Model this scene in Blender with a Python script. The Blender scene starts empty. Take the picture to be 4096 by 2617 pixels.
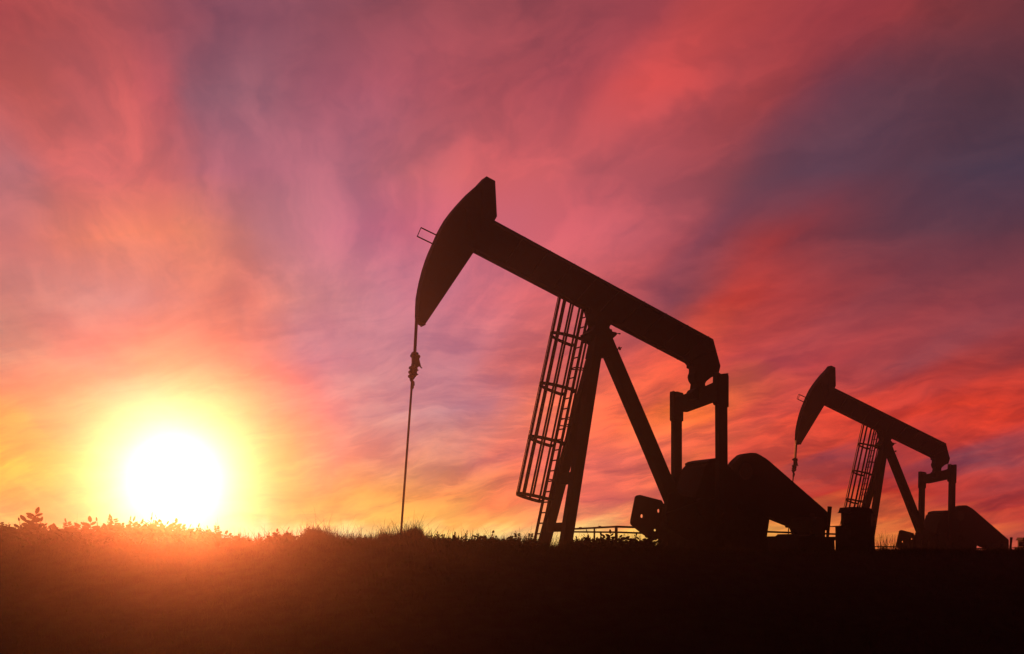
import bpy, bmesh, math, random
import numpy as np
from mathutils import Vector, Matrix
random.seed(7); rng = np.random.default_rng(7)
S = bpy.context.scene
COL = S.collection

# ------------------------------------------------------------------ camera
F = 35.0 / 36.0 * 4096          # focal length in photograph pixels
HY = 2195.0                     # photograph row of the true horizon
cam_d = bpy.data.cameras.new('camera'); cam = bpy.data.objects.new('camera', cam_d); COL.objects.link(cam)
cam_d.lens = 35; cam_d.sensor_width = 36; cam_d.clip_start = 0.1; cam_d.clip_end = 5000
cam_d.shift_y = (HY - 1308.5) / 4096
cam.location = (0, 0, 0); cam.rotation_euler = (math.pi / 2, 0, 0)
S.camera = cam
def U(px): return (px - 2048) / F
def V(py): return (HY - py) / F

# ------------------------------------------------------------------ exposure
S.view_settings.view_transform = 'Standard'; S.view_settings.look = 'None'
S.view_settings.exposure = 0; S.view_settings.gamma = 1
S.cycles.volume_bounces = 0
S.cycles.max_bounces = 4
try: S.cycles.volume_step_rate = 1
except Exception: pass

# ------------------------------------------------------------------ sun
SUN_PX, SUN_PY = 700, 1925
SUN_COL = (1.0, 0.19, 0.05)
SUN_E = 5.0
sd = Vector((U(SUN_PX), 1.0, V(SUN_PY))).normalized()
sl = bpy.data.lights.new('sun', 'SUN'); sun = bpy.data.objects.new('sun', sl); COL.objects.link(sun)
sl.energy = SUN_E; sl.angle = math.radians(0.5); sl.color = SUN_COL
sun.rotation_euler = (-sd).to_track_quat('-Z', 'Y').to_euler()

# air: density, forward scattering and the box it fills
HAZE, HG, BOX_TOP, BOX_BOT, BOX_END = 0.0014, 0.94, 11.4, -4.6, 76.0
# ------------------------------------------------------------------ sky
def lin(c):
    return tuple(((x / 255) / 12.92 if x / 255 <= 0.04045 else ((x / 255 + 0.055) / 1.055) ** 2.4) for x in c) + (1.0,)
W = bpy.data.worlds.new('World'); S.world = W; W.use_nodes = True
nt = W.node_tree; N = nt.nodes; L = nt.links
for n in list(N): N.remove(n)
def nd(t, **kw):
    n = N.new(t)
    for k, v in kw.items(): setattr(n, k, v)
    return n
def setin(n, i, v):
    if isinstance(v, bpy.types.NodeSocket): L.new(v, n.inputs[i])
    else: n.inputs[i].default_value = v
def mth(op, a, b=0.0, c=0.0, clamp=False):
    n = nd('ShaderNodeMath', operation=op, use_clamp=clamp)
    setin(n, 0, a); setin(n, 1, b)
    if op in ('MULTIPLY_ADD', 'SMOOTH_MIN', 'WRAP', 'COMPARE'): setin(n, 2, c)
    return n.outputs[0]
def maprange(x, a, b, c=0.0, d=1.0, kind='SMOOTHSTEP'):
    n = nd('ShaderNodeMapRange', interpolation_type=kind)
    setin(n, 0, x); setin(n, 1, a); setin(n, 2, b); setin(n, 3, c); setin(n, 4, d)
    return n.outputs[0]
def mixc(f, a, b, blend='MIX'):
    n = nd('ShaderNodeMix', data_type='RGBA', blend_type=blend)
    setin(n, 0, f); setin(n, 6, a); setin(n, 7, b)
    return n.outputs[2]
def comb(x, y, z=0.0):
    n = nd('ShaderNodeCombineXYZ'); setin(n, 0, x); setin(n, 1, y); setin(n, 2, z); return n.outputs[0]
def noise(vec, scale, detail=5, rough=0.55, dist=0.0, lac=2.0):
    n = nd('ShaderNodeTexNoise'); L.new(vec, n.inputs['Vector'])
    n.inputs['Scale'].default_value = scale; n.inputs['Detail'].default_value = detail
    n.inputs['Roughness'].default_value = rough; n.inputs['Distortion'].default_value = dist
    n.inputs['Lacunarity'].default_value = lac
    return n
tc = nd('ShaderNodeTexCoord'); sp = nd('ShaderNodeSeparateXYZ'); L.new(tc.outputs['Generated'], sp.inputs[0])
yy = mth('MAXIMUM', sp.outputs[1], 0.12)
u = mth('DIVIDE', sp.outputs[0], yy); v = mth('DIVIDE', sp.outputs[2], yy)
# streak space: lines fan out of a point on the horizon, as cloud streets do
vc = mth('MAXIMUM', mth('ADD', v, 0.12), 0.02)
fan = mth('DIVIDE', mth('ADD', u, 0.24), vc)
lg = mth('LOGARITHM', vc, 2.718)
wv = comb(mth('MULTIPLY', u, 1.0), mth('MULTIPLY', v, 1.6))
w1 = noise(wv, 5.0, 4, 0.55, 0.3)
w2 = noise(comb(mth('MULTIPLY', fan, 1.7), mth('MULTIPLY', lg, 0.8), 3.1), 2.2, 7, 0.52, 0.15)
s1 = nd('ShaderNodeSeparateColor'); L.new(w1.outputs['Color'], s1.inputs[0])
s2 = nd('ShaderNodeSeparateColor'); L.new(w2.outputs['Color'], s2.inputs[0])
def centred(x, k): return mth('MULTIPLY', mth('SUBTRACT', x, 0.5), k)
uw = mth('ADD', u, mth('ADD', centred(s1.outputs[0], 0.07), centred(s2.outputs[0], 0.075)))
vw = mth('ADD', v, mth('ADD', centred(s1.outputs[1], 0.04), centred(s2.outputs[1], 0.045)))
# colour of the sunset sky by direction: rows from the horizon up
ROWS = [  # (photo row, [(photo column, sRGB)...])
 (2140, [(0,(255,222,139)),(400,(255,240,142)),(700,(255,250,217)),(1000,(255,255,182)),(1300,(255,241,183)),(1500,(255,226,156)),(1750,(255,229,144)),(2000,(255,216,140)),(2250,(255,205,135)),(2450,(255,192,105)),(2650,(255,195,100)),(3100,(255,168,78)),(3350,(242,135,80)),(3560,(245,150,70)),(3800,(225,110,65)),(4096,(198,88,78))]),
 (2070, [(0,(255,212,129)),(300,(255,232,118)),(500,(255,249,193)),(700,(255,255,240)),(900,(255,251,198)),(1100,(255,233,122)),(1300,(255,207,120)),(1500,(255,190,107)),(1750,(255,183,94)),(2000,(252,168,100)),(2250,(238,142,112)),(2450,(240,142,106)),(2650,(250,150,92)),(3100,(250,138,70)),(3350,(225,100,66)),(3560,(228,110,60)),(3800,(195,80,60)),(4096,(196,74,66))]),
 (1990, [(0,(255,200,119)),(129,(250,203,112)),(259,(255,221,106)),(389,(255,239,138)),(584,(255,253,240)),(844,(255,250,230)),(974,(255,238,142)),(1104,(255,221,114)),(1299,(255,184,104)),(1400,(255,175,100)),(1600,(255,169,95)),(1850,(250,150,94)),(2050,(245,130,90)),(2250,(225,105,100)),(2450,(222,108,105)),(2700,(235,115,85)),(2950,(235,95,65)),(3154,(210,72,62)),(3349,(200,62,55)),(3577,(205,60,46)),(3642,(200,58,45)),(3772,(155,58,62)),(3934,(182,60,60)),(4090,(192,62,58))]),
 (1840, [(0,(255,205,94)),(162,(255,209,101)),(324,(255,231,96)),(454,(255,242,182)),(649,(255,255,240)),(844,(255,242,225)),(974,(255,235,151)),(1104,(255,231,105)),(1234,(255,194,120)),(1364,(248,165,142)),(1600,(238,151,130)),(1800,(225,141,129)),(2000,(222,118,115)),(2150,(228,110,100)),(2450,(222,108,105)),(2650,(236,110,85)),(2764,(250,125,75)),(2862,(235,100,85)),(3089,(225,85,65)),(3252,(215,75,62)),(3317,(152,70,85)),(3447,(165,66,75)),(3609,(190,65,60)),(3739,(150,65,82)),(3934,(120,72,92)),(4090,(180,72,78))]),
 (1660, [(0,(255,180,100)),(129,(255,177,120)),(292,(252,211,135)),(454,(253,230,161)),(584,(255,238,193)),(714,(255,237,191)),(844,(254,224,149)),(1039,(250,197,131)),(1234,(242,167,151)),(1364,(238,160,159)),(1600,(222,152,158)),(1800,(195,139,159)),(1950,(200,130,150)),(2120,(242,125,95)),(2450,(240,108,84)),(2600,(252,118,62)),(2760,(255,128,58)),(2959,(230,90,75)),(3089,(225,85,76)),(3187,(230,76,60)),(3382,(225,75,60)),(3479,(200,60,52)),(3609,(205,62,52)),(3804,(226,68,48)),(4090,(205,60,48))]),
 (1450, [(12,(245,156,136)),(194,(248,165,138)),(389,(245,168,140)),(584,(249,188,139)),(714,(249,193,138)),(909,(246,175,137)),(1104,(240,152,145)),(1234,(232,145,159)),(1364,(225,142,158)),(1600,(212,141,153)),(1850,(205,137,159)),(2050,(225,118,115)),(2450,(225,95,90)),(2650,(240,100,75)),(2797,(215,80,72)),(2959,(198,78,80)),(3154,(182,75,84)),(3284,(195,72,78)),(3414,(165,68,78)),(3544,(155,65,75)),(3674,(140,70,85)),(3869,(160,62,68)),(4090,(150,58,62))]),
 (1190, [(25,(215,132,124)),(253,(224,145,139)),(506,(225,144,144)),(760,(246,140,119)),(929,(220,124,118)),(1056,(240,135,119)),(1225,(215,141,144)),(1426,(212,137,148)),(1637,(206,130,155)),(1975,(215,115,130)),(2229,(220,105,110)),(2482,(190,85,92)),(2651,(130,72,90)),(2784,(150,70,78)),(2911,(205,66,54)),(3080,(180,62,62)),(3375,(155,64,72)),(3544,(140,66,78)),(3797,(140,62,72)),(4093,(125,60,75))]),
 (935, [(25,(195,115,118)),(253,(235,131,113)),(506,(248,141,112)),(675,(240,132,109)),(760,(245,142,113)),(929,(220,126,116)),(1056,(190,121,129)),(1267,(200,123,138)),(1468,(202,115,140)),(1680,(205,106,130)),(2060,(200,102,116)),(2229,(205,98,112)),(2482,(200,98,110)),(2634,(190,88,98)),(2700,(165,76,88)),(2826,(140,74,92)),(2953,(150,62,68)),(3122,(172,60,62)),(3206,(140,60,70)),(3460,(115,62,75)),(3713,(98,62,78)),(4093,(100,58,72))]),
 (680, [(25,(175,110,120)),(211,(220,110,108)),(422,(215,112,112)),(591,(222,111,109)),(760,(210,111,114)),(929,(175,105,125)),(1267,(185,110,128)),(1468,(182,106,125)),(1722,(200,105,112)),(1975,(206,98,105)),(2229,(200,95,102)),(2398,(188,90,100)),(2567,(180,85,95)),(2700,(172,80,90)),(2868,(152,75,85)),(3037,(118,70,85)),(3291,(98,68,88)),(3544,(98,62,78)),(3797,(84,62,80)),(4093,(82,62,82))]),
 (360, [(42,(198,92,90)),(168,(205,95,90)),(337,(185,92,98)),(506,(207,98,98)),(633,(180,88,100)),(743,(184,90,100)),(844,(150,95,112)),(1013,(150,98,115)),(1182,(163,95,112)),(1384,(165,90,110)),(1553,(170,88,105)),(1891,(180,85,95)),(2144,(180,82,92)),(2313,(166,76,90)),(2482,(205,82,85)),(2651,(205,78,78)),(2868,(175,75,82)),(3037,(180,72,74)),(3206,(150,66,76)),(3375,(110,62,80)),(3544,(95,60,75)),(3797,(88,56,70)),(4093,(78,54,68))]),
 (60, [(0,(172,75,80)),(168,(188,84,84)),(506,(163,80,88)),(760,(152,80,95)),(1013,(136,82,102)),(1351,(135,75,90)),(1637,(145,75,88)),(1975,(155,75,85)),(2313,(150,70,82)),(2609,(152,66,78)),(2700,(162,68,76)),(2868,(178,70,72)),(3037,(165,65,70)),(3206,(148,60,68)),(3460,(150,58,68)),(3629,(145,58,64)),(3797,(120,55,62)),(4093,(102,52,62))]),
]
def behind_air(c, px, py):
    """sky radiance that, seen through the sunlit haze, gives the colour c"""
    d = Vector((U(px), 1, V(py))); k = d.length; d.normalize()
    path = min(BOX_END, BOX_TOP / max(V(py), 1e-3)) * k
    ct = d.dot(sd); ph = (1 - HG * HG) / (1 + HG * HG - 2 * HG * ct) ** 1.5 / (4 * math.pi)
    T = math.exp(-HAZE * path); o = []
    for i in range(3):
        h = SUN_E * SUN_COL[i] * 0.93 * ph * (1 - T)
        o.append(max((c[i] - h) / (T + 0.8 * (1 - T)), 0.12 * c[i]))
    return tuple(o) + (1.0,)
# clouds fan out of a point on the horizon: the ramps run over the angle round that point
FU, FV = 0.24, 0.15
def fanpos(u_, v_): return (math.atan2(u_ + FU, v_ + FV) + 1.45) / 2.9
ut = mth('MULTIPLY', mth('ADD', mth('ARCTAN2', mth('ADD', uw, FU), mth('MAXIMUM', mth('ADD', vw, FV), 0.05)), 1.45), 1 / 2.9)
prev = None
for i, (py, stops) in enumerate(ROWS):
    cr = nd('ShaderNodeValToRGB'); r = cr.color_ramp; r.interpolation = 'B_SPLINE'
    pts = [(fanpos(U(px), V(py)), behind_air([k_ * (1.2 if py == 2140 and 1200 < px < 3300 else 1) for k_ in lin(c)], px, py)) for px, c in stops]
    r.elements[0].position = pts[0][0]; r.elements[0].color = pts[0][1]
    r.elements[1].position = pts[-1][0]; r.elements[1].color = pts[-1][1]
    for p, c in pts[1:-1]:
        e = r.elements.new(p); e.color = c
    L.new(ut, cr.inputs[0])
    if prev is None: prev = cr.outputs[0]
    else:
        prev = mixc(maprange(vw, V(ROWS[i-1][0]), V(py), 0, 1, 'LINEAR'), prev, cr.outputs[0])
col = prev
# streaks and wisps of lit and unlit cloud
ang_f = mth('ARCTAN2', mth('ADD', u, FU), mth('MAXIMUM', mth('ADD', v, FV), 0.05))
wob_ = noise(comb(mth('MULTIPLY', u, 1.0), mth('MULTIPLY', v, 1.4), 4.4), 3.2, 5, 0.55, 0.0)
sw = nd('ShaderNodeSeparateColor'); L.new(wob_.outputs['Color'], sw.inputs[0])
def streak(sa, sr, z, det=9, rough=0.58):
    a_ = mth('ADD', mth('MULTIPLY', ang_f, sa), centred(sw.outputs[0], 0.30 * sa))
    r_ = mth('ADD', mth('MULTIPLY', lg, sr), centred(sw.outputs[1], 0.6 * sr))
    return noise(comb(a_, r_, z), 1.0, det, rough, 0.25).outputs[0]
def level(u_k, v_k, tilt, z, det=9, rough=0.6):
    x_ = mth('MULTIPLY', mth('ADD', u, mth('MULTIPLY', v, tilt)), u_k)
    y_ = mth('MULTIPLY', mth('ADD', mth('ADD', v, mth('MULTIPLY', u, -tilt)), centred(sw.outputs[0], 0.10)), v_k)
    return noise(comb(x_, y_, z), 1.0, det, rough, 0.3).outputs[0]
low = maprange(v, 0.10, 0.36, 1.0, 0.0)
def blend(a_, b_):
    n = nd('ShaderNodeMix', data_type='FLOAT'); setin(n, 0, low); setin(n, 2, a_); setin(n, 3, b_); return n.outputs[0]
broad = maprange(blend(streak(5.0, 3.6, 7.7, 8, 0.55), level(5.0, 22.0, 0.16, 9.3)), 0.37, 0.63)
fine = maprange(blend(streak(12.0, 7.0, 2.2, 9, 0.55), level(12.0, 55.0, 0.16, 5.1, 10, 0.6)), 0.40, 0.62)
fw = maprange(low, 0, 1, 0.34, 0.45, 'LINEAR')
clf = mth('ADD', mth('MULTIPLY', broad, mth('SUBTRACT', 1.0, fw)), mth('MULTIPLY', fine, fw))
dk = mixc(low, (0.78, 0.83, 0.84, 1), (0.60, 0.54, 0.64, 1)); lt = mixc(low, (1.22, 1.12, 1.02, 1), (1.42, 1.26, 0.92, 1))
dark = mixc(1.0, col, dk, 'MULTIPLY')
lit = mixc(1.0, col, lt, 'MULTIPLY')
col = mixc(clf, dark, lit)
# aureole round the sun: bright air close to the sun's direction
nrm = nd('ShaderNodeVectorMath', operation='DOT_PRODUCT'); L.new(tc.outputs['Generated'], nrm.inputs[0]); nrm.inputs[1].default_value = sd
ang = mth('ARCCOSINE', mth('MINIMUM', nrm.outputs['Value'], 1.0))
def glow(sig, c):
    g = mth('EXPONENT', mth('MULTIPLY', mth('MULTIPLY', ang, ang), -1 / (2 * math.radians(sig) ** 2)))
    return mixc(1.0, (0, 0, 0, 1), mixc(g, (0, 0, 0, 1), c), 'ADD')
for sig, c in ((1.3, (1.5, 1.4, 1.3, 1)), (2.8, (0.0, 0.04, 0.32, 1))):
    col = mixc(1.0, col, glow(sig, c), 'ADD')
# the half of the sky away from the sunset is dusk
bk = maprange(sp.outputs[1], -0.2, 0.8, 0.05, 1.0)
dn = maprange(sp.outputs[2], -0.05, 0.0, 0.15, 1.0)
fac = mth('MULTIPLY', bk, dn)
bg = nd('ShaderNodeBackground'); L.new(col, bg.inputs[0]); L.new(fac, bg.inputs[1])
wo = nd('ShaderNodeOutputWorld'); L.new(bg.outputs[0], wo.inputs[0])
W.cycles.sampling_method = 'MANUAL'; W.cycles.sample_map_resolution = 256

# ------------------------------------------------------------------ materials
def mat(name, base, rough=0.75, spec=0.2, metal=0.0, nscale=6.0, var=0.35, bump=0.0, tint=None):
    m = bpy.data.materials.new(name); m.use_nodes = True
    t = m.node_tree; b = t.nodes['Principled BSDF']
    b.inputs['Roughness'].default_value = rough; b.inputs['Specular IOR Level'].default_value = spec
    b.inputs['Metallic'].default_value = metal
    c = t.nodes.new('ShaderNodeTexCoord'); n = t.nodes.new('ShaderNodeTexNoise')
    n.inputs['Scale'].default_value = nscale; n.inputs['Detail'].default_value = 6
    t.links.new(c.outputs['Object'], n.inputs['Vector'])
    r = t.nodes.new('ShaderNodeValToRGB')
    tint = tint or tuple(x * (1 - var) for x in base)
    r.color_ramp.elements[0].position = 0.35; r.color_ramp.elements[0].color = tint + (1,)
    r.color_ramp.elements[1].position = 0.65; r.color_ramp.elements[1].color = tuple(base) + (1,)
    t.links.new(n.outputs[0], r.inputs[0]); t.links.new(r.outputs[0], b.inputs['Base Color'])
    if bump:
        bp = t.nodes.new('ShaderNodeBump'); bp.inputs['Strength'].default_value = bump; bp.inputs['Distance'].default_value = 0.05
        t.links.new(n.outputs[0], bp.inputs['Height']); t.links.new(bp.outputs[0], b.inputs['Normal'])
    return m
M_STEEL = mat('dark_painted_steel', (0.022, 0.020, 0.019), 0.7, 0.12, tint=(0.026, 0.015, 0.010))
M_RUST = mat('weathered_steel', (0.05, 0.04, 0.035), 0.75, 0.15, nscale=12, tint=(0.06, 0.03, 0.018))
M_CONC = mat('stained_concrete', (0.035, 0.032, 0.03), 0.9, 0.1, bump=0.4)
M_GREASE = mat('greasy_rope', (0.03, 0.025, 0.02), 0.6, 0.3, nscale=30)
M_SOIL = mat('dry_turf', (0.035, 0.032, 0.016), 0.95, 0.05, nscale=3, bump=0.8, tint=(0.028, 0.020, 0.013))
M_GRASS = mat('grass_blade', (0.045, 0.050, 0.018), 0.9, 0.05, nscale=1.5, tint=(0.05, 0.038, 0.018))
M_LEAF = mat('shrub_leaf', (0.04, 0.055, 0.018), 0.85, 0.08, nscale=8, tint=(0.03, 0.035, 0.012))
M_STEM = mat('woody_stem', (0.05, 0.035, 0.022), 0.9, 0.05, nscale=20)

# ------------------------------------------------------------------ helpers
def link_mesh(name, bm, m, parent=None, smooth=False):
    bmesh.ops.recalc_face_normals(bm, faces=bm.faces[:])
    me = bpy.data.meshes.new(name); bm.to_mesh(me); bm.free()
    me.materials.append(m)
    if smooth: me.shade_smooth()
    o = bpy.data.objects.new(name, me); COL.objects.link(o)
    if parent is not None: o.parent = parent
    return o
def empty(name, loc, rz=0.0):
    o = bpy.data.objects.new(name, None); COL.objects.link(o); o.empty_display_size = 0.3
    o.location = loc; o.rotation_euler = (0, 0, rz); return o
def tag(o, label=None, cat=None, group=None, kind=None):
    if label: o['label'] = label
    if cat: o['category'] = cat
    if group: o['group'] = group
    if kind: o['kind'] = kind
    return o
def copy_tree(o, parent=None):
    c = o.copy(); COL.objects.link(c); c.parent = parent
    for ch in list(o.children): copy_tree(ch, c)
    return c

# a frame standing in the world: origin O, turned by th about the vertical
class Frame:
    def __init__(s, px, depth, th, z):
        s.O = Vector((U(px) * depth, depth, z)); s.th = th; s.c = math.cos(th); s.s = math.sin(th)
    def on_y(s, px, py, ly):      # world ray meets the plane local y = ly -> (x, z)
        u_ = U(px)
        x = (u_ * (s.O.y + ly * s.c) - s.O.x + ly * s.s) / (s.c - u_ * s.s)
        Y = s.O.y + x * s.s + ly * s.c
        return x, V(py) * Y - s.O.z
    def on_x(s, px, py, lx):      # plane local x = lx -> (y, z)
        u_ = U(px)
        y = (s.O.x + lx * s.c - u_ * (s.O.y + lx * s.s)) / (u_ * s.c + s.s)
        Y = s.O.y + lx * s.s + y * s.c
        return y, V(py) * Y - s.O.z
    def p(s, px, py, ly):
        x, z = s.on_y(px, py, ly); return Vector((x, ly, z))
def outline_weights(pts, pa, pb):
    """for each outline point: 1 where moving from plane a to plane b moves it outwards, 0 inwards, 0.5 along the edge"""
    n = len(pts); A = sum(pts[i][0] * pts[(i + 1) % n][1] - pts[(i + 1) % n][0] * pts[i][1] for i in range(n))
    out = []
    for i in range(n):
        nx = ny = 0
        for a, b in ((pts[i - 1], pts[i]), (pts[i], pts[(i + 1) % n])):
            dx, dy = b[0] - a[0], b[1] - a[1]; l = math.hypot(dx, dy) or 1
            nx += dy / l; ny -= dx / l
        if A < 0: nx, ny = -nx, -ny
        l = math.hypot(nx, ny) or 1
        d = (pb[i][0] - pa[i][0], pb[i][1] - pa[i][1]); dl = math.hypot(*d) or 1
        k = (d[0] * nx + d[1] * ny) / (l * dl)
        out.append(min(max(0.5 + 0.5 * k / 0.55, 0), 1))
    return out
def project(fr, x, y, z):
    X = fr.O.x + x * fr.c - y * fr.s; Y = fr.O.y + x * fr.s + y * fr.c
    return (2048 + F * X / Y, HY - F * (z + fr.O.z) / Y)
def fill_prism(bm, loop, holes, conv, d0, d1):
    """outline (2D) with holes, extruded from d0 to d1; conv(p, d) -> 3D"""
    edges = []
    for lp in [loop] + holes:
        vs = [bm.verts.new(conv(p, d0)) for p in lp]
        edges += [bm.edges.new((vs[i], vs[(i + 1) % len(vs)])) for i in range(len(vs))]
    g = bmesh.ops.triangle_fill(bm, edges=edges, use_beauty=True, use_dissolve=False)
    fs = [f for f in g['geom'] if isinstance(f, bmesh.types.BMFace)]
    e = bmesh.ops.extrude_face_region(bm, geom=fs)
    dv = Vector(conv(loop[0], d1)) - Vector(conv(loop[0], d0))
    bmesh.ops.translate(bm, vec=dv, verts=[x for x in e['geom'] if isinstance(x, bmesh.types.BMVert)])
def prism_y(bm, fr, pts, y_near, y_far, holes=()):
    ym = (y_near + y_far) / 2; mid = [fr.on_y(p[0], p[1], ym) for p in pts]
    w = outline_weights(pts, [project(fr, q[0], y_far, q[1]) for q in mid], [project(fr, q[0], y_near, q[1]) for q in mid])
    loop = [fr.on_y(p[0], p[1], y_far + (y_near - y_far) * k) for p, k in zip(pts, w)]
    hl = [[fr.on_y(p[0], p[1], (y_near + y_far) / 2) for p in h] for h in holes]
    fill_prism(bm, loop, hl, lambda q, d: (q[0], d, q[1]), y_near, y_far)
    return loop
def prism_x(bm, fr, pts, x0, x1):
    xm = (x0 + x1) / 2; mid = [fr.on_x(p[0], p[1], xm) for p in pts]
    w = outline_weights(pts, [project(fr, x0, *q) for q in mid], [project(fr, x1, *q) for q in mid])
    loop = [fr.on_x(p[0], p[1], x0 + (x1 - x0) * k) for p, k in zip(pts, w)]
    fill_prism(bm, loop, [], lambda q, d: (d, q[0], q[1]), x0, x1)
def bar(bm, p0, p1, w, h, side=Vector((0, 1, 0))):
    """rectangular bar from p0 to p1; w across 'side', h across the other way"""
    p0, p1 = Vector(p0), Vector(p1); d = (p1 - p0).normalized()
    a = (side - d * side.dot(d)).normalized(); b = d.cross(a)
    vs = [bm.verts.new(p + a * sx * w / 2 + b * sy * h / 2) for p in (p0, p1) for sx, sy in ((-1, -1), (1, -1), (1, 1), (-1, 1))]
    for q in ((0, 1, 2, 3), (7, 6, 5, 4), (0, 4, 5, 1), (1, 5, 6, 2), (2, 6, 7, 3), (3, 7, 4, 0)):
        bm.faces.new([vs[i] for i in q])
def box(bm, x0, x1, y0, y1, z0, z1):
    bar(bm, ((x0 + x1) / 2, (y0 + y1) / 2, z0), ((x0 + x1) / 2, (y0 + y1) / 2, z1), abs(y1 - y0), abs(x1 - x0))
def tube(bm, p0, p1, r0, r1=None, seg=10):
    r1 = r0 if r1 is None else r1
    p0, p1 = Vector(p0), Vector(p1); d = (p1 - p0).normalized()
    a = d.orthogonal().normalized(); b = d.cross(a)
    R = []
    for p, r in ((p0, r0), (p1, r1)):
        R.append([bm.verts.new(p + (a * math.cos(t) + b * math.sin(t)) * r) for t in [2 * math.pi * k / seg for k in range(seg)]])
    for k in range(seg):
        bm.faces.new((R[0][k], R[0][(k + 1) % seg], R[1][(k + 1) % seg], R[1][k]))
    bm.faces.new(R[0][::-1]); bm.faces.new(R[1])
def chain(bm, pts, w, h, side=Vector((0, 0, 1)), closed=False):
    n = len(pts)
    for i in range(n if closed else n - 1): bar(bm, pts[i], pts[(i + 1) % n], w, h, side)

# ------------------------------------------------------------------ terrain
PROF = [(-1500,2172),(0,2168),(200,2163),(350,2167),(560,2160),(700,2162),(900,2176),(1100,2176),(1180,2168),(1225,2136),(1270,2128),(1310,2142),(1360,2164),(1440,2172),(1505,2160),(1530,2148),(1580,2148),(1620,2132),(1660,2122),(1683,2126),(1695,2152),(1730,2170),(1800,2180),(2000,2188),(2200,2194),(2400,2198),(3000,2202),(6000,2204)]
YC = 25.0
px_ = np.array([a for a, b in PROF], float); pz_ = np.array([(HY - b) / F * YC for a, b in PROF])
def crest(x): return np.interp(2048 + F * np.asarray(x) / YC, px_, pz_)
def wob(x, y):
    return 0.05 * np.sin(x * 1.3 + 0.7 * y) * np.sin(y * 0.9 + 1.1) + 0.03 * np.sin(x * 3.1 + 2) * np.cos(y * 2.3 - x) + 0.015 * np.sin(7.3 * x + 1) * np.sin(6.1 * y)
def height(x, y):
    x = np.asarray(x, float); y = np.asarray(y, float)
    t = np.clip((y - 16.5) / (YC - 16.5), 0, 1)
    z0 = -2.9 + 0 * x
    c = crest(x)
    ridge = c * np.clip((y - (YC - 3.5)) / 3.5, 0, 1) ** 1.5
    front = z0 * (1 - t) ** 1.15
    front = front + ridge * (y <= YC)
    t2 = np.clip((y - YC) / 3.0, 0, 1); t2 = t2 * t2 * (3 - 2 * t2)
    back = c * (1 - t2) + (-0.32) * t2
    back = back - 0.0262 * np.clip(y - 31, 0, 27) - 0.012 * np.clip(y - 62, 0, 400)
    z = np.where(y <= YC, front, back)
    amp = np.where(y <= YC, np.clip((YC - y) / 4, 0, 1), np.clip((y - YC - 1) / 5, 0, 0.4))
    return z + wob(x, y) * amp
xs = np.unique(np.concatenate([np.linspace(-75, -18, 30), np.linspace(-18, 18, 330), np.linspace(18, 75, 30)]))
ys = np.unique(np.concatenate([np.linspace(-30, 4, 12), np.linspace(4, 22, 60), np.linspace(22, 29, 55), np.linspace(29, 60, 35), np.linspace(60, 75.5, 9)]))
GX, GY = np.meshgrid(xs, ys); GZ = height(GX, GY)
nv = GX.size; nxx = len(xs); nyy = len(ys)
co = np.stack([GX, GY, GZ], -1).reshape(-1, 3)
ii = np.arange(nv).reshape(nyy, nxx)
quads = np.stack([ii[:-1, :-1], ii[:-1, 1:], ii[1:, 1:], ii[1:, :-1]], -1).reshape(-1, 4)
def mesh_np(name, co, faces, m, k):
    me = bpy.data.meshes.new(name); me.vertices.add(len(co)); me.vertices.foreach_set('co', np.ascontiguousarray(co, np.float32).ravel())
    me.loops.add(faces.size); me.loops.foreach_set('vertex_index', np.ascontiguousarray(faces, np.int32).ravel())
    me.polygons.add(len(faces)); me.polygons.foreach_set('loop_start', np.arange(0, faces.size, k, dtype=np.int32))
    me.update(calc_edges=True); me.validate(); me.materials.append(m)
    o = bpy.data.objects.new(name, me); COL.objects.link(o); return o
g = mesh_np('ground', co, quads, M_SOIL, 4); g.data.shade_smooth(); tag(g, kind='structure')

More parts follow.
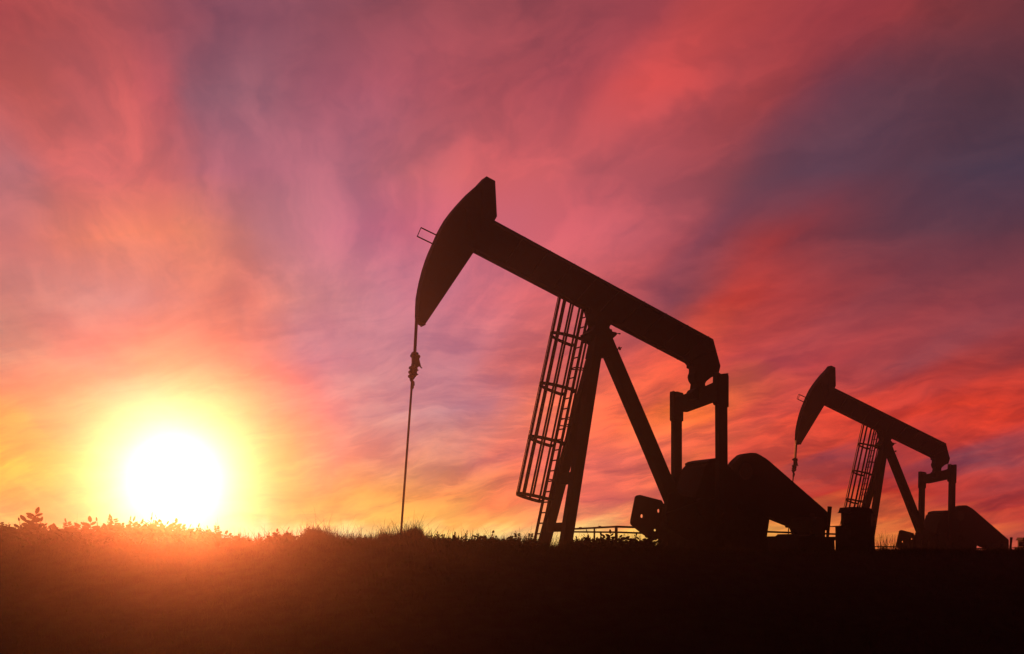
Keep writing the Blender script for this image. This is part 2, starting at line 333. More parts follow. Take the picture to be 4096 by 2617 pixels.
# ------------------------------------------------------------------ pumpjack
TH = math.radians(30)
JZ = -0.32
fr = Frame(2400, 30.0, TH, JZ)
def build_pumpjack():
    root = empty('pumpjack', fr.O, TH)
    def part(name, bm, m=M_STEEL, parent=root, smooth=False): return link_mesh(name, bm, m, parent, smooth)
    # walking beam: web, flanges, stiffeners
    bm = bmesh.new()
    outl = [(1870,826),(1978,882),(2853,1357),(2882,1464),(2875,1492),(2790,1480),(2736,1452),(2452,1304),(2240,1193),(1893,1011),(1850,990)]
    lp = prism_y(bm, fr, outl, -0.02, 0.02)
    for i0, i1, dn in ((0, 2, -1), (6, 10, 1)):
        q0, q1 = lp[i0], lp[i1]
        # flange edges: near side of the top flange and far side of the bottom flange make the outline
        ly = -0.17 if dn < 0 else 0.17
        a = fr.on_y(*outl[i0], ly); b = fr.on_y(*outl[i1], ly)
        d = Vector((b[0] - a[0], 0, b[1] - a[1])).normalized(); nrm = Vector((d.z, 0, -d.x))
        if (nrm.z > 0) == (dn < 0): nrm = -nrm
        off = nrm * 0.022
        bar(bm, Vector((a[0], 0, a[1])) + off, Vector((b[0], 0, b[1])) + off, 0.34, 0.044)
    for t in np.linspace(0.12, 0.97, 9):
        a = Vector((lp[1][0] * (1 - t) + lp[2][0] * t, 0, lp[1][1] * (1 - t) + lp[2][1] * t))
        b = Vector((lp[9][0] * (1 - t) + lp[6][0] * t, 0, lp[9][1] * (1 - t) + lp[6][1] * t))
        m_ = (b - a).normalized() * 0.06
        bar(bm, a + m_, b - m_, 0.30, 0.02)
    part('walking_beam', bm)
    # end plate of the tail
    # horsehead
    bm = bmesh.new()
    hh = [(1944,707),(1981,724),(1988,866),(1978,882),(1893,1011),(1700,1298),(1695,1304),(1688,1307),(1674,1300),(1662,1292),(1659,1270),(1660,1230),(1662,1196),(1668,1160),(1675,1127),(1686,1084),(1700,1041),(1711,1013),(1723,986),(1734,961),(1745,937),(1760,910),(1777,882),(1799,853),(1823,825),(1845,801),(1868,777),(1909,741)]
    prism_y(bm, fr, hh, -0.15, 0.15)
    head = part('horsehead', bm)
    bm = bmesh.new()
    for (a, b) in (((1760,948),(1684,911)), ((1742,981),(1669,946))):
        for ly in (-0.10, 0.10): tube(bm, fr.p(*a, ly), fr.p(*b, ly), 0.018)
    for ly in (-0.10, 0.10): tube(bm, fr.p(1684, 911, ly), fr.p(1669, 946, ly), 0.012)
    for q in ((1684,911), (1669,946)): tube(bm, fr.p(*q, -0.1), fr.p(*q, 0.1), 0.012)
    part('rope_guide', bm, M_STEEL, head)
    bm = bmesh.new()
    bm.free()
    for (a, b) in (((1930,760),(1925,930)), ((1860,830),(1900,960)), ((1720,1120),(1850,1040))):
        for ly in (-0.20, 0.20): bm = bmesh.new(); bar(bm, fr.p(*a, ly), fr.p(*b, ly), 0.03, 0.05); part('stiffener', bm, M_STEEL, head)
    # bridle ropes, carrier bar, polished rod
    for ly in (-0.07, 0.07):
        bm = bmesh.new()
        prv = fr.p(1700, 1046, ly)
        for q in ((1677,1130),(1665,1200),(1662,1260),(1666.5,1303)):
            pass
        tube(bm, fr.p(1666.5, 1270, ly), fr.p(1659, 1416, ly), 0.045, seg=8)
        part('bridle_rope', bm, M_GREASE)
    bm = bmesh.new()
    cb = [(1650,1408),(1645,1413),(1644,1424),(1646,1432),(1646,1452),(1644,1464),(1637,1467),(1634,1474),(1640,1480),(1633,1486),(1633,1493),(1639,1497),(1632,1502),(1631,1509),(1638,1514),(1639,1523),(1643,1528),(1641,1557),(1652,1556),(1656,1551),(1655,1545),(1659,1542),(1658,1527),(1652,1521),(1657,1517),(1662,1506),(1675,1498),(1668,1494),(1669,1486),(1676,1481),(1671,1478),(1670,1470),(1677,1466),(1683,1472),(1690,1473),(1684,1465),(1681,1452),(1677,1436),(1682,1428),(1680,1421),(1671,1418),(1667,1410)]
    prism_y(bm, fr, cb, -0.035, 0.035)
    for py, hw in ((1420, 0.17), (1470, 0.15), (1489, 0.12), (1505, 0.12)):
        c = fr.p(1656 - (py - 1440) * 0.07, py, 0); tube(bm, c + Vector((0, -hw, 0)), c + Vector((0, hw, 0)), 0.05)
    part('carrier_bar', bm, M_RUST)
    bm = bmesh.new(); tube(bm, fr.p(1647, 1545, 0), fr.p(1599.5, 2195, 0), 0.030, seg=10)
    part('polished_rod', bm, M_STEEL)
    bm = bmesh.new()
    b0 = fr.p(1599.5, 2195, 0)
    for z0, z1, r in ((0, .12, .22), (.12, .30, .11), (.30, .34, .2)): tube(bm, (b0.x, 0, z0 - .05), (b0.x, 0, z1 - .05), r, seg=16)
    part('wellhead', bm, M_RUST)
    # samson post
    def leg(pt, pb, yt, yb, w, h):
        bm = bmesh.new(); a = fr.p(*pt, yt); b = fr.p(*pb, yb); d = (b - a).normalized()
        b = b + d * (b.z - 0.06) / abs(d.z)
        bar(bm, a, b, w, h); bar(bm, (b.x, b.y, 0.0), (b.x, b.y, 0.07), w + .2, h + .2)
        return part('post_leg', bm), a, b
    l1, a1, b1 = leg((2392,1350), (2260,2190), -0.14, -0.62, 0.24, 0.31)
    l2, a2, b2 = leg((2392,1350), (2172,2190), 0.14, 0.62, 0.24, 0.31)
    bm = bmesh.new(); prism_y(bm, fr, [(2395,1350),(2452,1354),(2621,1750),(2683,1897),(2812,2200),(2745,2200),(2657,2012),(2548,1750),(2413,1434),(2405,1434)], -0.15, 0.15)
    part('post_leg', bm)
    for y0, y1 in ((1888, 1932), (2091, 2126)):
        bm = bmesh.new()
        for a, b in (((a1, b1), (a2, b2)),):
            def at(seg, py):
                P0, P1 = seg
                best = None
                for k in range(201):
                    q = P0.lerp(P1, k / 200); Y = fr.O.y + q.x * fr.s + q.y * fr.c
                    e = abs((q.z + fr.O.z) / Y - V(py))
                    if best is None or e < best[0]: best = (e, q)
                return best[1]
            p, q = at(a, (y0 + y1) / 2), at(b, (y0 + y1) / 2)
            q = Vector((q.x, q.y, p.z)); bar(bm, p, q, (y1 - y0) / F * 30, 0.2, Vector((0, 0, 1)))
        part('cross_brace', bm)
    # saddle bearing on top of the post
    bm = bmesh.new()
    prism_y(bm, fr, [(2336,1230),(2348,1289),(2352,1311),(2343,1330),(2320,1343),(2323,1350),(2335,1357),(2352,1381),(2340,1436),(2409,1434),(2470,1400),(2452,1354),(2468,1339),(2466,1330),(2449,1326),(2448,1318),(2440,1316),(2438,1308),(2446,1296),(2452,1280)], -0.2, 0.2)
    part('saddle_bearing', bm)
    bm = bmesh.new()
    tube(bm, fr.p(2462,1333,-.1), fr.p(2477,1335,-.1), 0.012); tube(bm, fr.p(2475,1335,-.1), fr.p(2481,1335.5,-.1), 0.022)
    part('grease_line', bm, M_RUST); bm = bmesh.new()
    tube(bm, fr.p(2468,1398,-.1), fr.p(2486,1391,-.1), 0.018); tube(bm, fr.p(2475,1388,-.1), fr.p(2481,1400,-.1), 0.03)
    part('bolt', bm, M_RUST)
    # ladder with safety cage
    bm = bmesh.new()
    LY = 0.5; T = fr.p(2362.5, 1150, LY); B = fr.p(2148, 2178, LY)
    for dy in (-0.18, 0.18): bar(bm, T + Vector((0, dy, 0)), B + Vector((0, dy, 0)), 0.03, 0.085)
    lad = part('ladder', bm)
    Ln = (T - B).length; nr = int(Ln / 0.315)
    for k in range(1, nr):
        p = B.lerp(T, k / nr); bm = bmesh.new(); tube(bm, p + Vector((0, -.18, 0)), p + Vector((0, .18, 0)), 0.021, seg=8)
        part('rung', bm, M_STEEL, lad)
    def at_row(py):
        best = min(((abs((B.lerp(T, k / 400).z + fr.O.z) / (fr.O.y + B.lerp(T, k / 400).x * fr.s + LY * fr.c) - V(py))), k) for k in range(401))
        return B.lerp(T, best[1] / 400)
    AX, AY = 1.0, 0.40
    angs = [math.pi / 2 + math.pi * k / 9 for k in range(10)]
    def cage_pt(c, t): return c + Vector((AX * math.cos(t), AY * math.sin(t), -0.20 * AX * math.cos(t)))   # hoops stand square to the leaning ladder
    for py in (1372, 1572, 1780, 2004):
        c = at_row(py); bm = bmesh.new()
        pts = [c + Vector((0.02, 0.2, 0))] + [cage_pt(c, math.pi / 2 + math.pi * k / 16) for k in range(17)] + [c + Vector((0.02, -0.2, 0))]
        chain(bm, pts, 0.095, 0.02)
        part('cage_hoop', bm, M_STEEL, lad)
    c0, c1 = at_row(2008), at_row(1160)
    c0 = at_row(2007)
    for k, t in enumerate(angs):
        bm = bmesh.new(); p, q = cage_pt(c0, t), cage_pt(c1, t)
        sd_ = Vector((-AX * math.sin(t), AY * math.cos(t), 0)).normalized()
        bar(bm, p, q, 0.062, 0.022, sd_); part('cage_bar', bm, M_STEEL, lad)
    for py in (1345, 1475, 1672, 1700, 1915):
        c = at_row(py)
        for dy in (-0.18, 0.18):
            bm = bmesh.new(); q = at((a2, b2), py + 12); bar(bm, c + Vector((0, dy, 0)), Vector((q.x, q.y + dy * .6, c.z - .05)), 0.03, 0.05, Vector((0, 0, 1)))
            part('stand_off_bracket', bm, M_STEEL, lad)
    # tail bearing, equalizer
    bm = bmesh.new()
    prism_y(bm, fr, [(2736,1450),(2746,1462),(2746,1473),(2755,1477),(2755,1493),(2751,1502),(2750,1512),(2754,1526),(2762,1538),(2759,1559),(2752,1563),(2744,1575),(2752,1600),(2812,1600),(2822,1544),(2820,1536),(2826,1525),(2840,1511),(2872,1500),(2882,1464),(2860,1400)], -0.16, 0.16)
    part('tail_bearing', bm)
    XE = 3.84
    bm = bmesh.new()
    prism_x(bm, fr, [(2700,1592),(2734,1580),(2822,1545),(2852,1532),(2885,1522),(2885,1598),(2850,1611),(2744,1648),(2732,1648),(2712,1643),(2694,1634)], XE - 0.13, XE + 0.13)
    part('equalizer_beam', bm)
    # pitman arms
    for yn, yf, pts in ((0.99, 1.19, [(2679,1575),(2686,1566),(2697,1568),(2706,1567),(2722,1571),(2732,1572),(2735,1580),(2733,1685),(2728,1687),(2728,2090),(2684,2090),(2684,1687),(2679,1681)]),
                        (-1.19, -0.99, [(2852,1493),(2881,1493),(2882,1496),(2905,1497),(2908,1494),(2915,1505),(2915,1628),(2910,1629),(2912,2080),(2862,2080),(2860,1622),(2855,1621),(2850,1611)])):
        bm = bmesh.new()
        cx = (pts[9][0] + pts[10][0]) / 2 if False else (pts[-3][0] + 22)
        prism_y(bm, fr, pts, yn, yf)
        pm = part('pitman_arm', bm)
        bm = bmesh.new(); c = fr.p(2706 if yn > 0 else 2887, 2072, (yn + yf) / 2); tube(bm, c + Vector((0, -.2, 0)), c + Vector((0, .2, 0)), 0.16, seg=20)
        part('wrist_pin_bearing', bm, M_STEEL, pm)
    # cranks with counterweights
    out = [(2540,1988),(2547,1982),(2559,1980),(2645,2002),(2650,2010),(2655,2019),(2700,2010),(2760,1985),(2800,2000),(2810,2040),(2790,2080),(2680,2120),(2632,2155),(2624,2161),(2607,2161),(2568,2136),(2524,2100),(2521,2092),(2522,2079)]
    def hole(cx, cy, rx, ry): return [(cx + rx * math.cos(t), cy + ry * math.sin(t)) for t in [k * math.pi / 5 for k in range(10)]]
    holes = [hole(2566, 2065, 5.5, 8), hole(2633, 2044, 5, 8), hole(2619, 2121, 5, 5)]
    for y0 in (0.82, -0.86):
        bm = bmesh.new()
        loop = [fr.on_y(p[0], p[1], 0.84) for p in out]; hl = [[fr.on_y(p[0], p[1], 0.84) for p in h] for h in holes]
        fill_prism(bm, loop, hl, lambda q, d: (q[0], d, q[1]), y0, y0 + 0.035)
        crk = part('counterweight', bm)
        bm = bmesh.new(); a = fr.p(2800, 2030, y0); b = fr.p(2668, 2078, y0)
        a.y = b.y = y0 + (-0.08 if y0 < 0 else 0.11)
        bar(bm, a, b, 0.15, 0.42); tube(bm, a + Vector((0, -.12, 0)), a + Vector((0, .12, 0)), 0.28, seg=24)
        part('crank_arm', bm, M_STEEL, crk)
    # gearbox on its pedestal
    bm = bmesh.new()
    prism_y(bm, fr, [(2722,1900),(2729,1876),(2741,1864),(2757,1853),(2786,1844),(2812,1839),(2834,1836),(2850,1837),(2862,1840),(2890,1850),(2913,1864),(2960,1910),(2990,2060),(2990,2120),(2700,2120),(2690,2000)], -0.55, 0.55)
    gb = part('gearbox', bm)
    bm = bmesh.new(); c = fr.p(2893, 2030, 0); tube(bm, c + Vector((0, -.95, 0)), c + Vector((0, .95, 0)), 0.12, seg=20); part('crank_shaft', bm, M_STEEL, gb)
    bm = bmesh.new()
    prism_y(bm, fr, [(2700,1995),(2655,2019),(2632,2155),(2629,2232),(3075,2232),(3068,2145),(3078,2078),(3000,2010)], -0.75, 0.75)
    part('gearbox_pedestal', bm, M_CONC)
    # belt guard, motor, skid, brake
    bm = bmesh.new()
    prism_y(bm, fr, [(2905,1870),(2913,1856),(2921,1846),(2930,1837),(2951,1822),(2970,1816),(2991,1813),(3017,1813),(3032,1817),(3047,1824),(3062,1833),(3078,1845),(3303,2041),(3308,2047),(3310,2053),(3312,2122),(3165,2123),(3161,2112),(3138,2102),(3078,2078),(2960,2032),(2915,2000)], 1.32, 1.62)
    bg_ = part('belt_guard', bm)
    for q in ((3200, 2118), (3292, 2118), (2985, 2030)):
        bm = bmesh.new(); c = fr.p(*q, 1.47); bar(bm, (c.x, 1.47, c.z), (c.x, 1.47, 0.0), 0.12, 0.10); part('guard_support', bm, M_STEEL, bg_)
    for (px, py) in ((2985, 1885), (3250, 2070)):
        bm = bmesh.new(); c = fr.p(px, py, 1.30); tube(bm, c, c + Vector((0, .03, 0)), 0.3 if px < 3100 else 0.16, seg=24)
        part('access_cover', bm, M_RUST, bg_)
    bm = bmesh.new()
    c = fr.p(3228, 2104, 0.55)
    tube(bm, c + Vector((0, -.55, 0)), c + Vector((0, .55, 0)), 0.30, seg=24)
    tube(bm, c + Vector((0, .55, 0)), c + Vector((0, 1.0, 0)), 0.05, seg=12)
    for dy in (-.35, .35): box(bm, c.x - .32, c.x + .32, dy + c.y - .06, dy + c.y + .06, c.z - .42, c.z - .2)
    for k in range(24):
        t = 2 * math.pi * k / 24; q = Vector((math.cos(t), 0, math.sin(t))) * 0.305
        bar(bm, c + q + Vector((0, -.42, 0)), c + q + Vector((0, .42, 0)), 0.012, 0.03, Vector((-math.sin(t), 0, math.cos(t))))
    part('motor', bm, M_RUST)
    bm = bmesh.new()
    prism_y(bm, fr, [(3060,2146),(3126,2145),(3134,2138),(3176,2136),(3258,2137),(3262,2148),(3300,2148),(3330,2158),(3338,2159),(3341,2236),(3050,2236)], -0.7, 0.9)
    part('motor_skid', bm)
    bm = bmesh.new()
    prism_y(bm, fr, [(3310,2026),(3328,2027),(3322,2090),(3316,2152),(3304,2152),(3309,2053)], 0.2, 0.26)
    part('brake_lever', bm)
    bm = bmesh.new()
    xa = fr.on_y(2100, 2190, 0)[0]; box(bm, xa, fr.on_y(3400, 2190, 0)[0], -1.1, 1.8, -0.35, 0.005)
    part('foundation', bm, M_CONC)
    return root
jack = build_pumpjack()
tag(jack, 'larger, nearer oil pumpjack with caged ladder, horsehead raised high in the middle of the picture', 'pumpjack', 'pumpjacks at sunset')

# railing behind the machine
def build_railing():
    P = [(U(2285) * 36.6, 36.6, V(2117) * 36.6), (U(2465) * 33.0, 33.0, V(2107) * 33.0), (U(3345) * 40.0, 40.0, V(2137) * 40.0)]
    P = [Vector(p) for p in P]
    root = empty('guard_railing', (P[1].x, P[1].y, JZ))
    o = root.location
    Q = [p - o for p in P]
    for (a, b, r, name, dz) in ((0, 1, 0.034, 'rail', 0), (1, 2, 0.036, 'rail', 0)):
        bm = bmesh.new(); tube(bm, Q[a], Q[b], r, seg=8); link_mesh('top_rail', bm, M_STEEL, root)
    for a, b, za, zb in ((0, 1, -0.10, -0.185), (1, 2, -0.185, -0.22)):
        bm = bmesh.new(); tube(bm, Q[a] + Vector((0, 0, za)), Q[b] + Vector((0, 0, zb)), 0.030, seg=8); link_mesh('middle_rail', bm, M_STEEL, root)
    for t, seg, r in ((0.0, 1, 0.05), (0.54, 0, 0.03), (0.25, 1, .03), (0.5, 1, 0.03), (0.765, 1, 0.02), (1.0, 1, 0.035), (0.02, 0, .03)):
        p = Q[seg].lerp(Q[seg + 1], t) if seg or t > .1 else Q[0].lerp(Q[1], t)
        bm = bmesh.new(); tube(bm, (p.x, p.y, p.z + 0.03), (p.x, p.y, -0.2), r, seg=8); link_mesh('post', bm, M_STEEL, root)
    for t in (0.22, 0.66):
        bm = bmesh.new(); p = Q[0].lerp(Q[1], t); tube(bm, p, p + Vector((0, 0, .055)), 0.05, seg=8); link_mesh('clamp', bm, M_RUST, root)
    return root
rail = build_railing()
tag(rail, 'low two-rail steel railing behind the larger pumpjack, running past its counterweight', 'railing', 'railings behind the pumpjacks')

# electrical cabinet to the right of the machine
CF = Frame(3425, 33.5, math.radians(14), -0.36)
def build_cabinet():
    root = empty('control_cabinet', CF.O, CF.th)
    bm = bmesh.new(); prism_y(bm, CF, [(3364,2046),(3484,2046),(3485,2106),(3364,2106)], -0.3, 0.3); body = link_mesh('body', bm, M_STEEL, root)
    bm = bmesh.new(); prism_y(bm, CF, [(3353,2050),(3363,2031),(3420,2030),(3483,2034),(3494,2051),(3488,2054),(3360,2052)], -0.36, 0.36); link_mesh('roof', bm, M_STEEL, root)
    bm = bmesh.new()
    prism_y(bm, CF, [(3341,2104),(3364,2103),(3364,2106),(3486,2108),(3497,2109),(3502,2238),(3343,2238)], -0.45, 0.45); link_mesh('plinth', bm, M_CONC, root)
    bm = bmesh.new()
    a = CF.p(3374, 2058, -0.31); b = CF.p(3474, 2098, -0.31); box(bm, a.x, b.x, -0.322, -0.303, b.z, a.z); dr = link_mesh('door', bm, M_STEEL, root)
    bm = bmesh.new(); tube(bm, (b.x - .06, -.335, (a.z + b.z) / 2 - .06), (b.x - .06, -.335, (a.z + b.z) / 2 + .06), .012, seg=8); link_mesh('handle', bm, M_RUST, dr)
    for z in (0.0, 0.4): bm = bmesh.new(); q = CF.p(3488, 2062 + z * 60, 0); tube(bm, (q.x - .02, -.1, q.z), (q.x + .05, -.1, q.z), 0.03, seg=8); link_mesh('cable_gland', bm, M_RUST, root)
    return root
cab = build_cabinet()
tag(cab, 'hooded metal cabinet on a wider plinth between the two pumpjacks', 'cabinet', 'cabinets beside the pumpjacks')

# the second, farther set
def place_copy(src, label, pos, rz):
    c = copy_tree(src); c.location = pos; c.rotation_euler.z = rz; c['label'] = label; return c
K = 0.523
def moved(px, depth_ratio=K):  # photo column of the far copy
    return 3571 + (px - 2409) * K
TH2 = math.radians(24.0); D2 = 55.6; ROLL = math.radians(1.2)
z2 = -0.93
j2 = place_copy(jack, 'smaller, farther oil pumpjack with caged ladder near the right edge of the picture', (U(3531) * D2, D2, z2), TH2)
j2.rotation_euler = (Matrix.Rotation(ROLL, 3, 'Y') @ Matrix.Rotation(TH2, 3, 'Z')).to_euler(); j2.scale = (1.03, 1, 1)
off = rail.location - jack.location
R_ = Matrix.Rotation(TH2 - TH, 3, 'Z')
r2 = place_copy(rail, 'low steel railing behind the smaller pumpjack, half hidden in tall grass', j2.location + R_ @ off, TH2 - TH)
D3 = 33.5 / K
c2 = place_copy(cab, 'hooded cabinet cut off by the right edge of the picture, beyond the smaller pumpjack', (U(moved(3425) + 2) * D3, D3, -0.36 - 0.67), math.radians(4))

# ------------------------------------------------------------------ grass (nobody could count it)
def blades(x, y, h, w, lean, bend):
    n = len(x); z = height(x, y) - 0.02
    az = rng.uniform(0, 2 * np.pi, n); la = rng.normal(0, lean, n); lb = rng.normal(0, lean * 0.5, n)
    wx, wy = np.cos(az) * w / 2, np.sin(az) * w / 2
    lv = [0, 0.45, 0.8]
    V_ = []
    for t, ww in zip(lv, (1, 0.8, 0.45)):
        cx = x + h * (la * t + bend * t * t); cy = y + h * lb * t; cz = z + h * t
        V_.append(np.stack([cx - wx * ww, cy - wy * ww, cz], -1)); V_.append(np.stack([cx + wx * ww, cy + wy * ww, cz], -1))
    V_.append(np.stack([x + h * (la + bend), y + h * lb, z + h * 0.97], -1))
    co = np.stack(V_, 1).reshape(-1, 3); b = (np.arange(n) * 7)[:, None]
    tris = np.concatenate([b + np.array([[0, 1, 3]]), b + np.array([[0, 3, 2]]), b + np.array([[2, 3, 5]]), b + np.array([[2, 5, 4]]), b + np.array([[4, 5, 6]])], 0)
    return co, tris
parts_co, parts_f, tot = [], [], 0
def add_blades(*a):
    global tot
    c, f = blades(*a); parts_co.append(c); parts_f.append(f + tot); tot += len(c)
def xpx(px, y): return (px - 2048) / F * y
# short turf over the bank in front
n = 60000; y = YC - (rng.random(n) ** 1.3) * 8.5; x = rng.uniform(-0.58, 0.58, n) * y
add_blades(x, y, rng.uniform(0.04, 0.13, n), rng.uniform(0.008, 0.014, n), 0.35, rng.normal(0, 0.25, n))
# crest turf
n = 26000; y = YC + rng.normal(0, 0.5, n); x = rng.uniform(-0.56, 0.56, n) * y
k = np.where(x / y > 0.12, 0.7, 1.0)
add_blades(x, y, rng.gamma(2.5, 0.035, n) * k * np.where((x / y > -0.2) & (x / y < 0.16), 1.15, 0.85) + 0.03, rng.uniform(0.007, 0.012, n), 0.3, rng.normal(0, 0.3, n))
# taller wiry stalks
n = 4200; y = YC + rng.normal(0, 0.4, n); x = xpx(-40 + 2720 * rng.random(n) ** 0.75, y)
add_blades(x, y, rng.gamma(3, 0.065, n) + 0.1, rng.uniform(0.007, 0.011, n), 0.32, rng.normal(0, 0.25, n))
for c0_, n, s, hm in ((1265, 220, 30, .17), (1430, 160, 50, .24), (1545, 240, 35, .15), (1650, 420, 36, .13), (1500, 150, 30, .15), (2450, 500, 110, .30), (2080, 250, 90, .25), (2230, 100, 30, .22), (1370, 130, 30, .22), (2600, 150, 40, .26)):
    y = YC + rng.normal(0, 0.3, n); x = xpx(rng.normal(c0_, s, n), y)
    add_blades(x, y, rng.uniform(0.4, 1.25, n) * hm, rng.uniform(0.005, 0.009, n), 0.3, rng.normal(0, 0.2, n))
# plateau grass behind the crest, seen between the machines
n = 9000; y = rng.uniform(26, 70, n); x = rng.uniform(-0.2, 0.58, n) * y
add_blades(x, y, rng.uniform(0.05, 0.3, n), rng.uniform(0.01, 0.02, n), 0.3, rng.normal(0, 0.3, n))
n = 650; y = rng.uniform(46, 50, n); x = (rng.uniform(3520, 3760, n) - 2048) / F * y
add_blades(x, y, rng.uniform(0.5, 1.2, n) ** 2 * 1.25, rng.uniform(0.018, 0.03, n), 0.2, rng.normal(0, 0.15, n))
n = 160; y = rng.uniform(66, 70, n); x = (rng.uniform(3900, 4110, n) - 2048) / F * y
add_blades(x, y, rng.uniform(0.6, 1.7, n), rng.uniform(0.015, 0.022, n), 0.2, rng.normal(0, 0.15, n))
gr = mesh_np('grass', np.concatenate(parts_co), np.concatenate(parts_f), M_GRASS, 3)
tag(gr, 'wild grass growing over the bank and along its crest', 'grass', kind='stuff')

# ------------------------------------------------------------------ shrubs on the crest
def leaflet(bm, p, d, up, L_, w):
    s = d.cross(up).normalized()
    pts = [p, p + d * L_ * .25 + s * w * .42, p + d * L_ * .6 + s * w * .5, p + d * L_ * .9 + s * w * .25, p + d * L_, p + d * L_ * .9 - s * w * .25, p + d * L_ * .6 - s * w * .5, p + d * L_ * .25 - s * w * .42]
    bm.faces.new([bm.verts.new(q) for q in pts])
def build_shrub(h, w, nst, leaf, seed, lean=0.0, bare=0.2, cone=0.45):
    r = random.Random(seed)
    root = empty('leafy_shrub', (0, 0, 0))
    fb, sb = bmesh.new(), bmesh.new()
    for k in range(nst):
        a = r.uniform(0, 2 * math.pi); rad = r.random() ** .6 * w / 2
        hh = h * (1 - cone * (rad / (w / 2)) ** 2) * r.uniform(.5, 1.0) if k else h
        if k == 0: rad *= .2
        base = Vector((math.cos(a) * rad * .004, math.sin(a) * rad * .004, -0.05)); tip = Vector((math.cos(a) * rad * 1.1 + lean * hh, math.sin(a) * rad * 1.1, hh))
        ctrl = Vector((base.x * .7 + tip.x * .3 + r.uniform(-.05, .05), base.y * .7 + tip.y * .3, hh * .75))
        def q(t): return base * (1 - t) ** 2 + ctrl * 2 * t * (1 - t) + tip * t * t
        for i in range(5): tube(sb, q(i / 5), q((i + 1) / 5), 0.006 * (1 - i / 6), 0.006 * (1 - (i + 1) / 6), seg=4)
        lf = leaf * r.uniform(.75, 1.2)
        nl = max(5, int(hh * (1 - bare) / (lf * .34)))
        aa = r.uniform(0, math.pi)
        for i in range(nl):
            t = bare + (1 - bare) * (i + r.uniform(-.2, .2)) / nl; p = q(min(max(t, 0), 1)); T_ = (q(min(t + .05, 1.0)) - q(max(t - .05, 0))).normalized()
            aa += r.uniform(-.25, .25)
            for sgn in (-1, 1):
                hor = Vector((math.cos(aa), math.sin(aa), 0)) * sgn
                d = (hor + T_ * r.uniform(.15, .75) + Vector((0, 0, r.uniform(-.2, .25)))).normalized()
                up = (T_.cross(hor) + Vector((r.uniform(-.6, .6), r.uniform(-.6, .6), r.uniform(-.5, .5)))).normalized()
                Ls = lf * r.uniform(.8, 1.1) * (1 - .4 * t)
                leaflet(fb, p, d, up, Ls, Ls * r.uniform(.38, .52))
        leaflet(fb, q(1), (q(1) - q(.9)).normalized(), Vector((.3, -1, .2)).normalized(), lf * .8, lf * .38)
    link_mesh('foliage', fb, M_LEAF, root); link_mesh('stem', sb, M_STEM, root)
    return root
protos = [build_shrub(.42, .46, 17, .14, 11), build_shrub(.36, .46, 18, .12, 12), build_shrub(.30, .42, 19, .105, 13, cone=.3), build_shrub(.55, .26, 5, .17, 14, bare=.1, lean=.15)]
PH = [.42, .36, .30, .55]
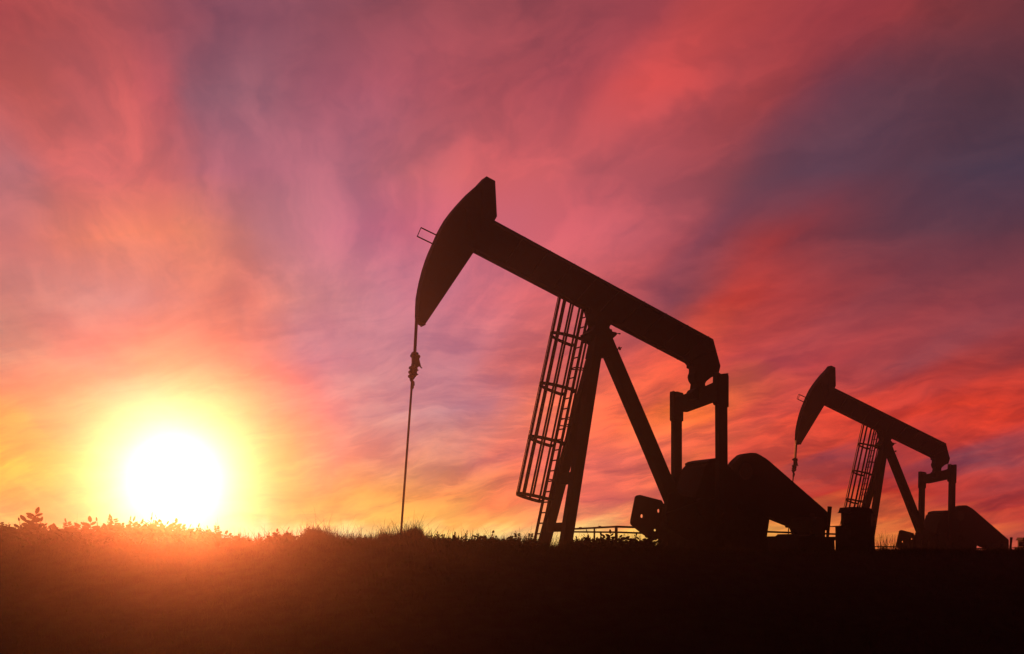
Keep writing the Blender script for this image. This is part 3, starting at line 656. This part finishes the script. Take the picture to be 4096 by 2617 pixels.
SH = [ # photo column, top row, proto, width factor, label or None
 (28,2100,1,1.0,'low leafy shrub at the left edge of the picture, its frond leaning left'),
 (120,2058,3,1.3,'tallest shrub on the ridge, a stepped upright frond near the left edge'),
 (82,2086,1,1.0,None),(158,2088,0,.9,None),(165,2108,1,1.0,None),(228,2116,2,.9,None),(272,2090,0,1.0,'slim shrub just right of the pair of crossed grass stalks'),
 (305,2112,2,1.2,None),(350,2108,2,1.0,None),(392,2086,1,.8,'narrow shrub with a bent tip left of the sun-bleached bush'),
 (425,2078,3,.8,None),(462,2078,1,1.3,'broad shrub bleached by the sun glare, left of the sun'),(512,2084,3,.6,None),(555,2098,2,1.2,None),
 (600,2072,3,.8,None),(648,2094,1,1.2,'shrub almost lost in the white glare directly under the sun'),(700,2094,2,1.1,None),(752,2112,2,1.1,None),(832,2132,2,.9,None),(912,2150,2,.8,None),(944,2152,2,1.0,None),
 (997,2142,2,.7,'small round-topped shrub between grass spikes right of the sun'),(1040,2140,1,.7,None),(1072,2142,2,1.0,None),(1128,2150,2,.8,None),(1152,2140,2,.9,None),
 (1238,2112,2,1.1,'bushy clump on top of the first grassy mound right of the sun'),(1272,2118,1,1.0,None),(1410,2140,3,.5,'single leaning fern frond between the two grassy mounds'),(1545,2132,2,1.2,None),(1640,2122,2,1.3,None),
 (1694,2148,3,.6,'narrow shrub hanging on the steep side of the mound right of the well rod'),
 (1745,2164,2,.8,None),(1785,2172,2,.8,None),(1862,2136,3,.45,'ladder-like fern frond standing between the well rod and the caged ladder'),(1888,2146,1,.7,None),(1912,2152,2,.8,None),
 (1965,2134,1,1.8,'round feathery bush standing alone left of the caged ladder'),(2015,2168,2,.7,None),(2045,2172,2,.8,None),(2085,2180,2,.7,None),
 (2322,2164,1,.6,None),(2352,2168,2,.8,None),(2400,2162,2,1.0,None),(2438,2150,1,.9,'dense dark shrub just left of the railing corner post'),(2494,2146,1,.8,'pointed shrub just right of the railing corner post'),(2530,2158,2,.8,None),(2558,2146,3,.45,'sparse shrub with open leaves under the counterweight'),(2585,2160,1,.6,None),(2612,2174,2,.6,None),
]
RF = random.Random(21)
for a_, b_, st_, t0_, t1_ in ((-40, 700, 46, 2080, 2140), (700, 1160, 40, 2104, 2146), (1335, 1480, 30, 2134, 2158), (1700, 2130, 28, 2134, 2172), (2310, 2640, 27, 2134, 2170)):
    xx = a_
    while xx < b_:
        top = RF.uniform(t0_, t1_) + (16 if 880 < xx < 1160 else 0)
        SH.append((int(xx), int(top), 2 if RF.random() < .6 else 1, RF.uniform(.8, 1.4), None)); xx += st_ * RF.uniform(.7, 1.3)
used = set()
R2 = random.Random(5)
for (px, py, k, wf, lab) in SH:
    Y = YC + R2.uniform(-.35, .25); X = U(px) * Y; z = float(height(X, Y)) - .02
    o = copy_tree(protos[k]) if k in used else protos[k]; used.add(k)
    s = (V(py) * Y - z) / PH[k]; o.location = (X, Y, z); o.scale = (s * wf, s * wf, s); o.rotation_euler.z = R2.uniform(0, 6.28)
    tag(o, lab or 'small low leafy shrub among the grass along the crest of the bank', 'shrub', 'leafy shrubs along the crest')

# ------------------------------------------------------------------ haze
bm = bmesh.new(); box(bm, -78, 78, -32, BOX_END, BOX_BOT, BOX_TOP)
hm = bpy.data.materials.new('haze_air'); hm.use_nodes = True; t = hm.node_tree
for n_ in list(t.nodes): t.nodes.remove(n_)
pv = t.nodes.new('ShaderNodeVolumePrincipled'); pv.inputs['Color'].default_value = (0.95, 0.92, 0.90, 1)
pv.inputs['Density'].default_value = HAZE; pv.inputs['Anisotropy'].default_value = HG
mo = t.nodes.new('ShaderNodeOutputMaterial'); t.links.new(pv.outputs[0], mo.inputs['Volume'])
hzo = link_mesh('haze', bm, hm); tag(hzo, kind='stuff')
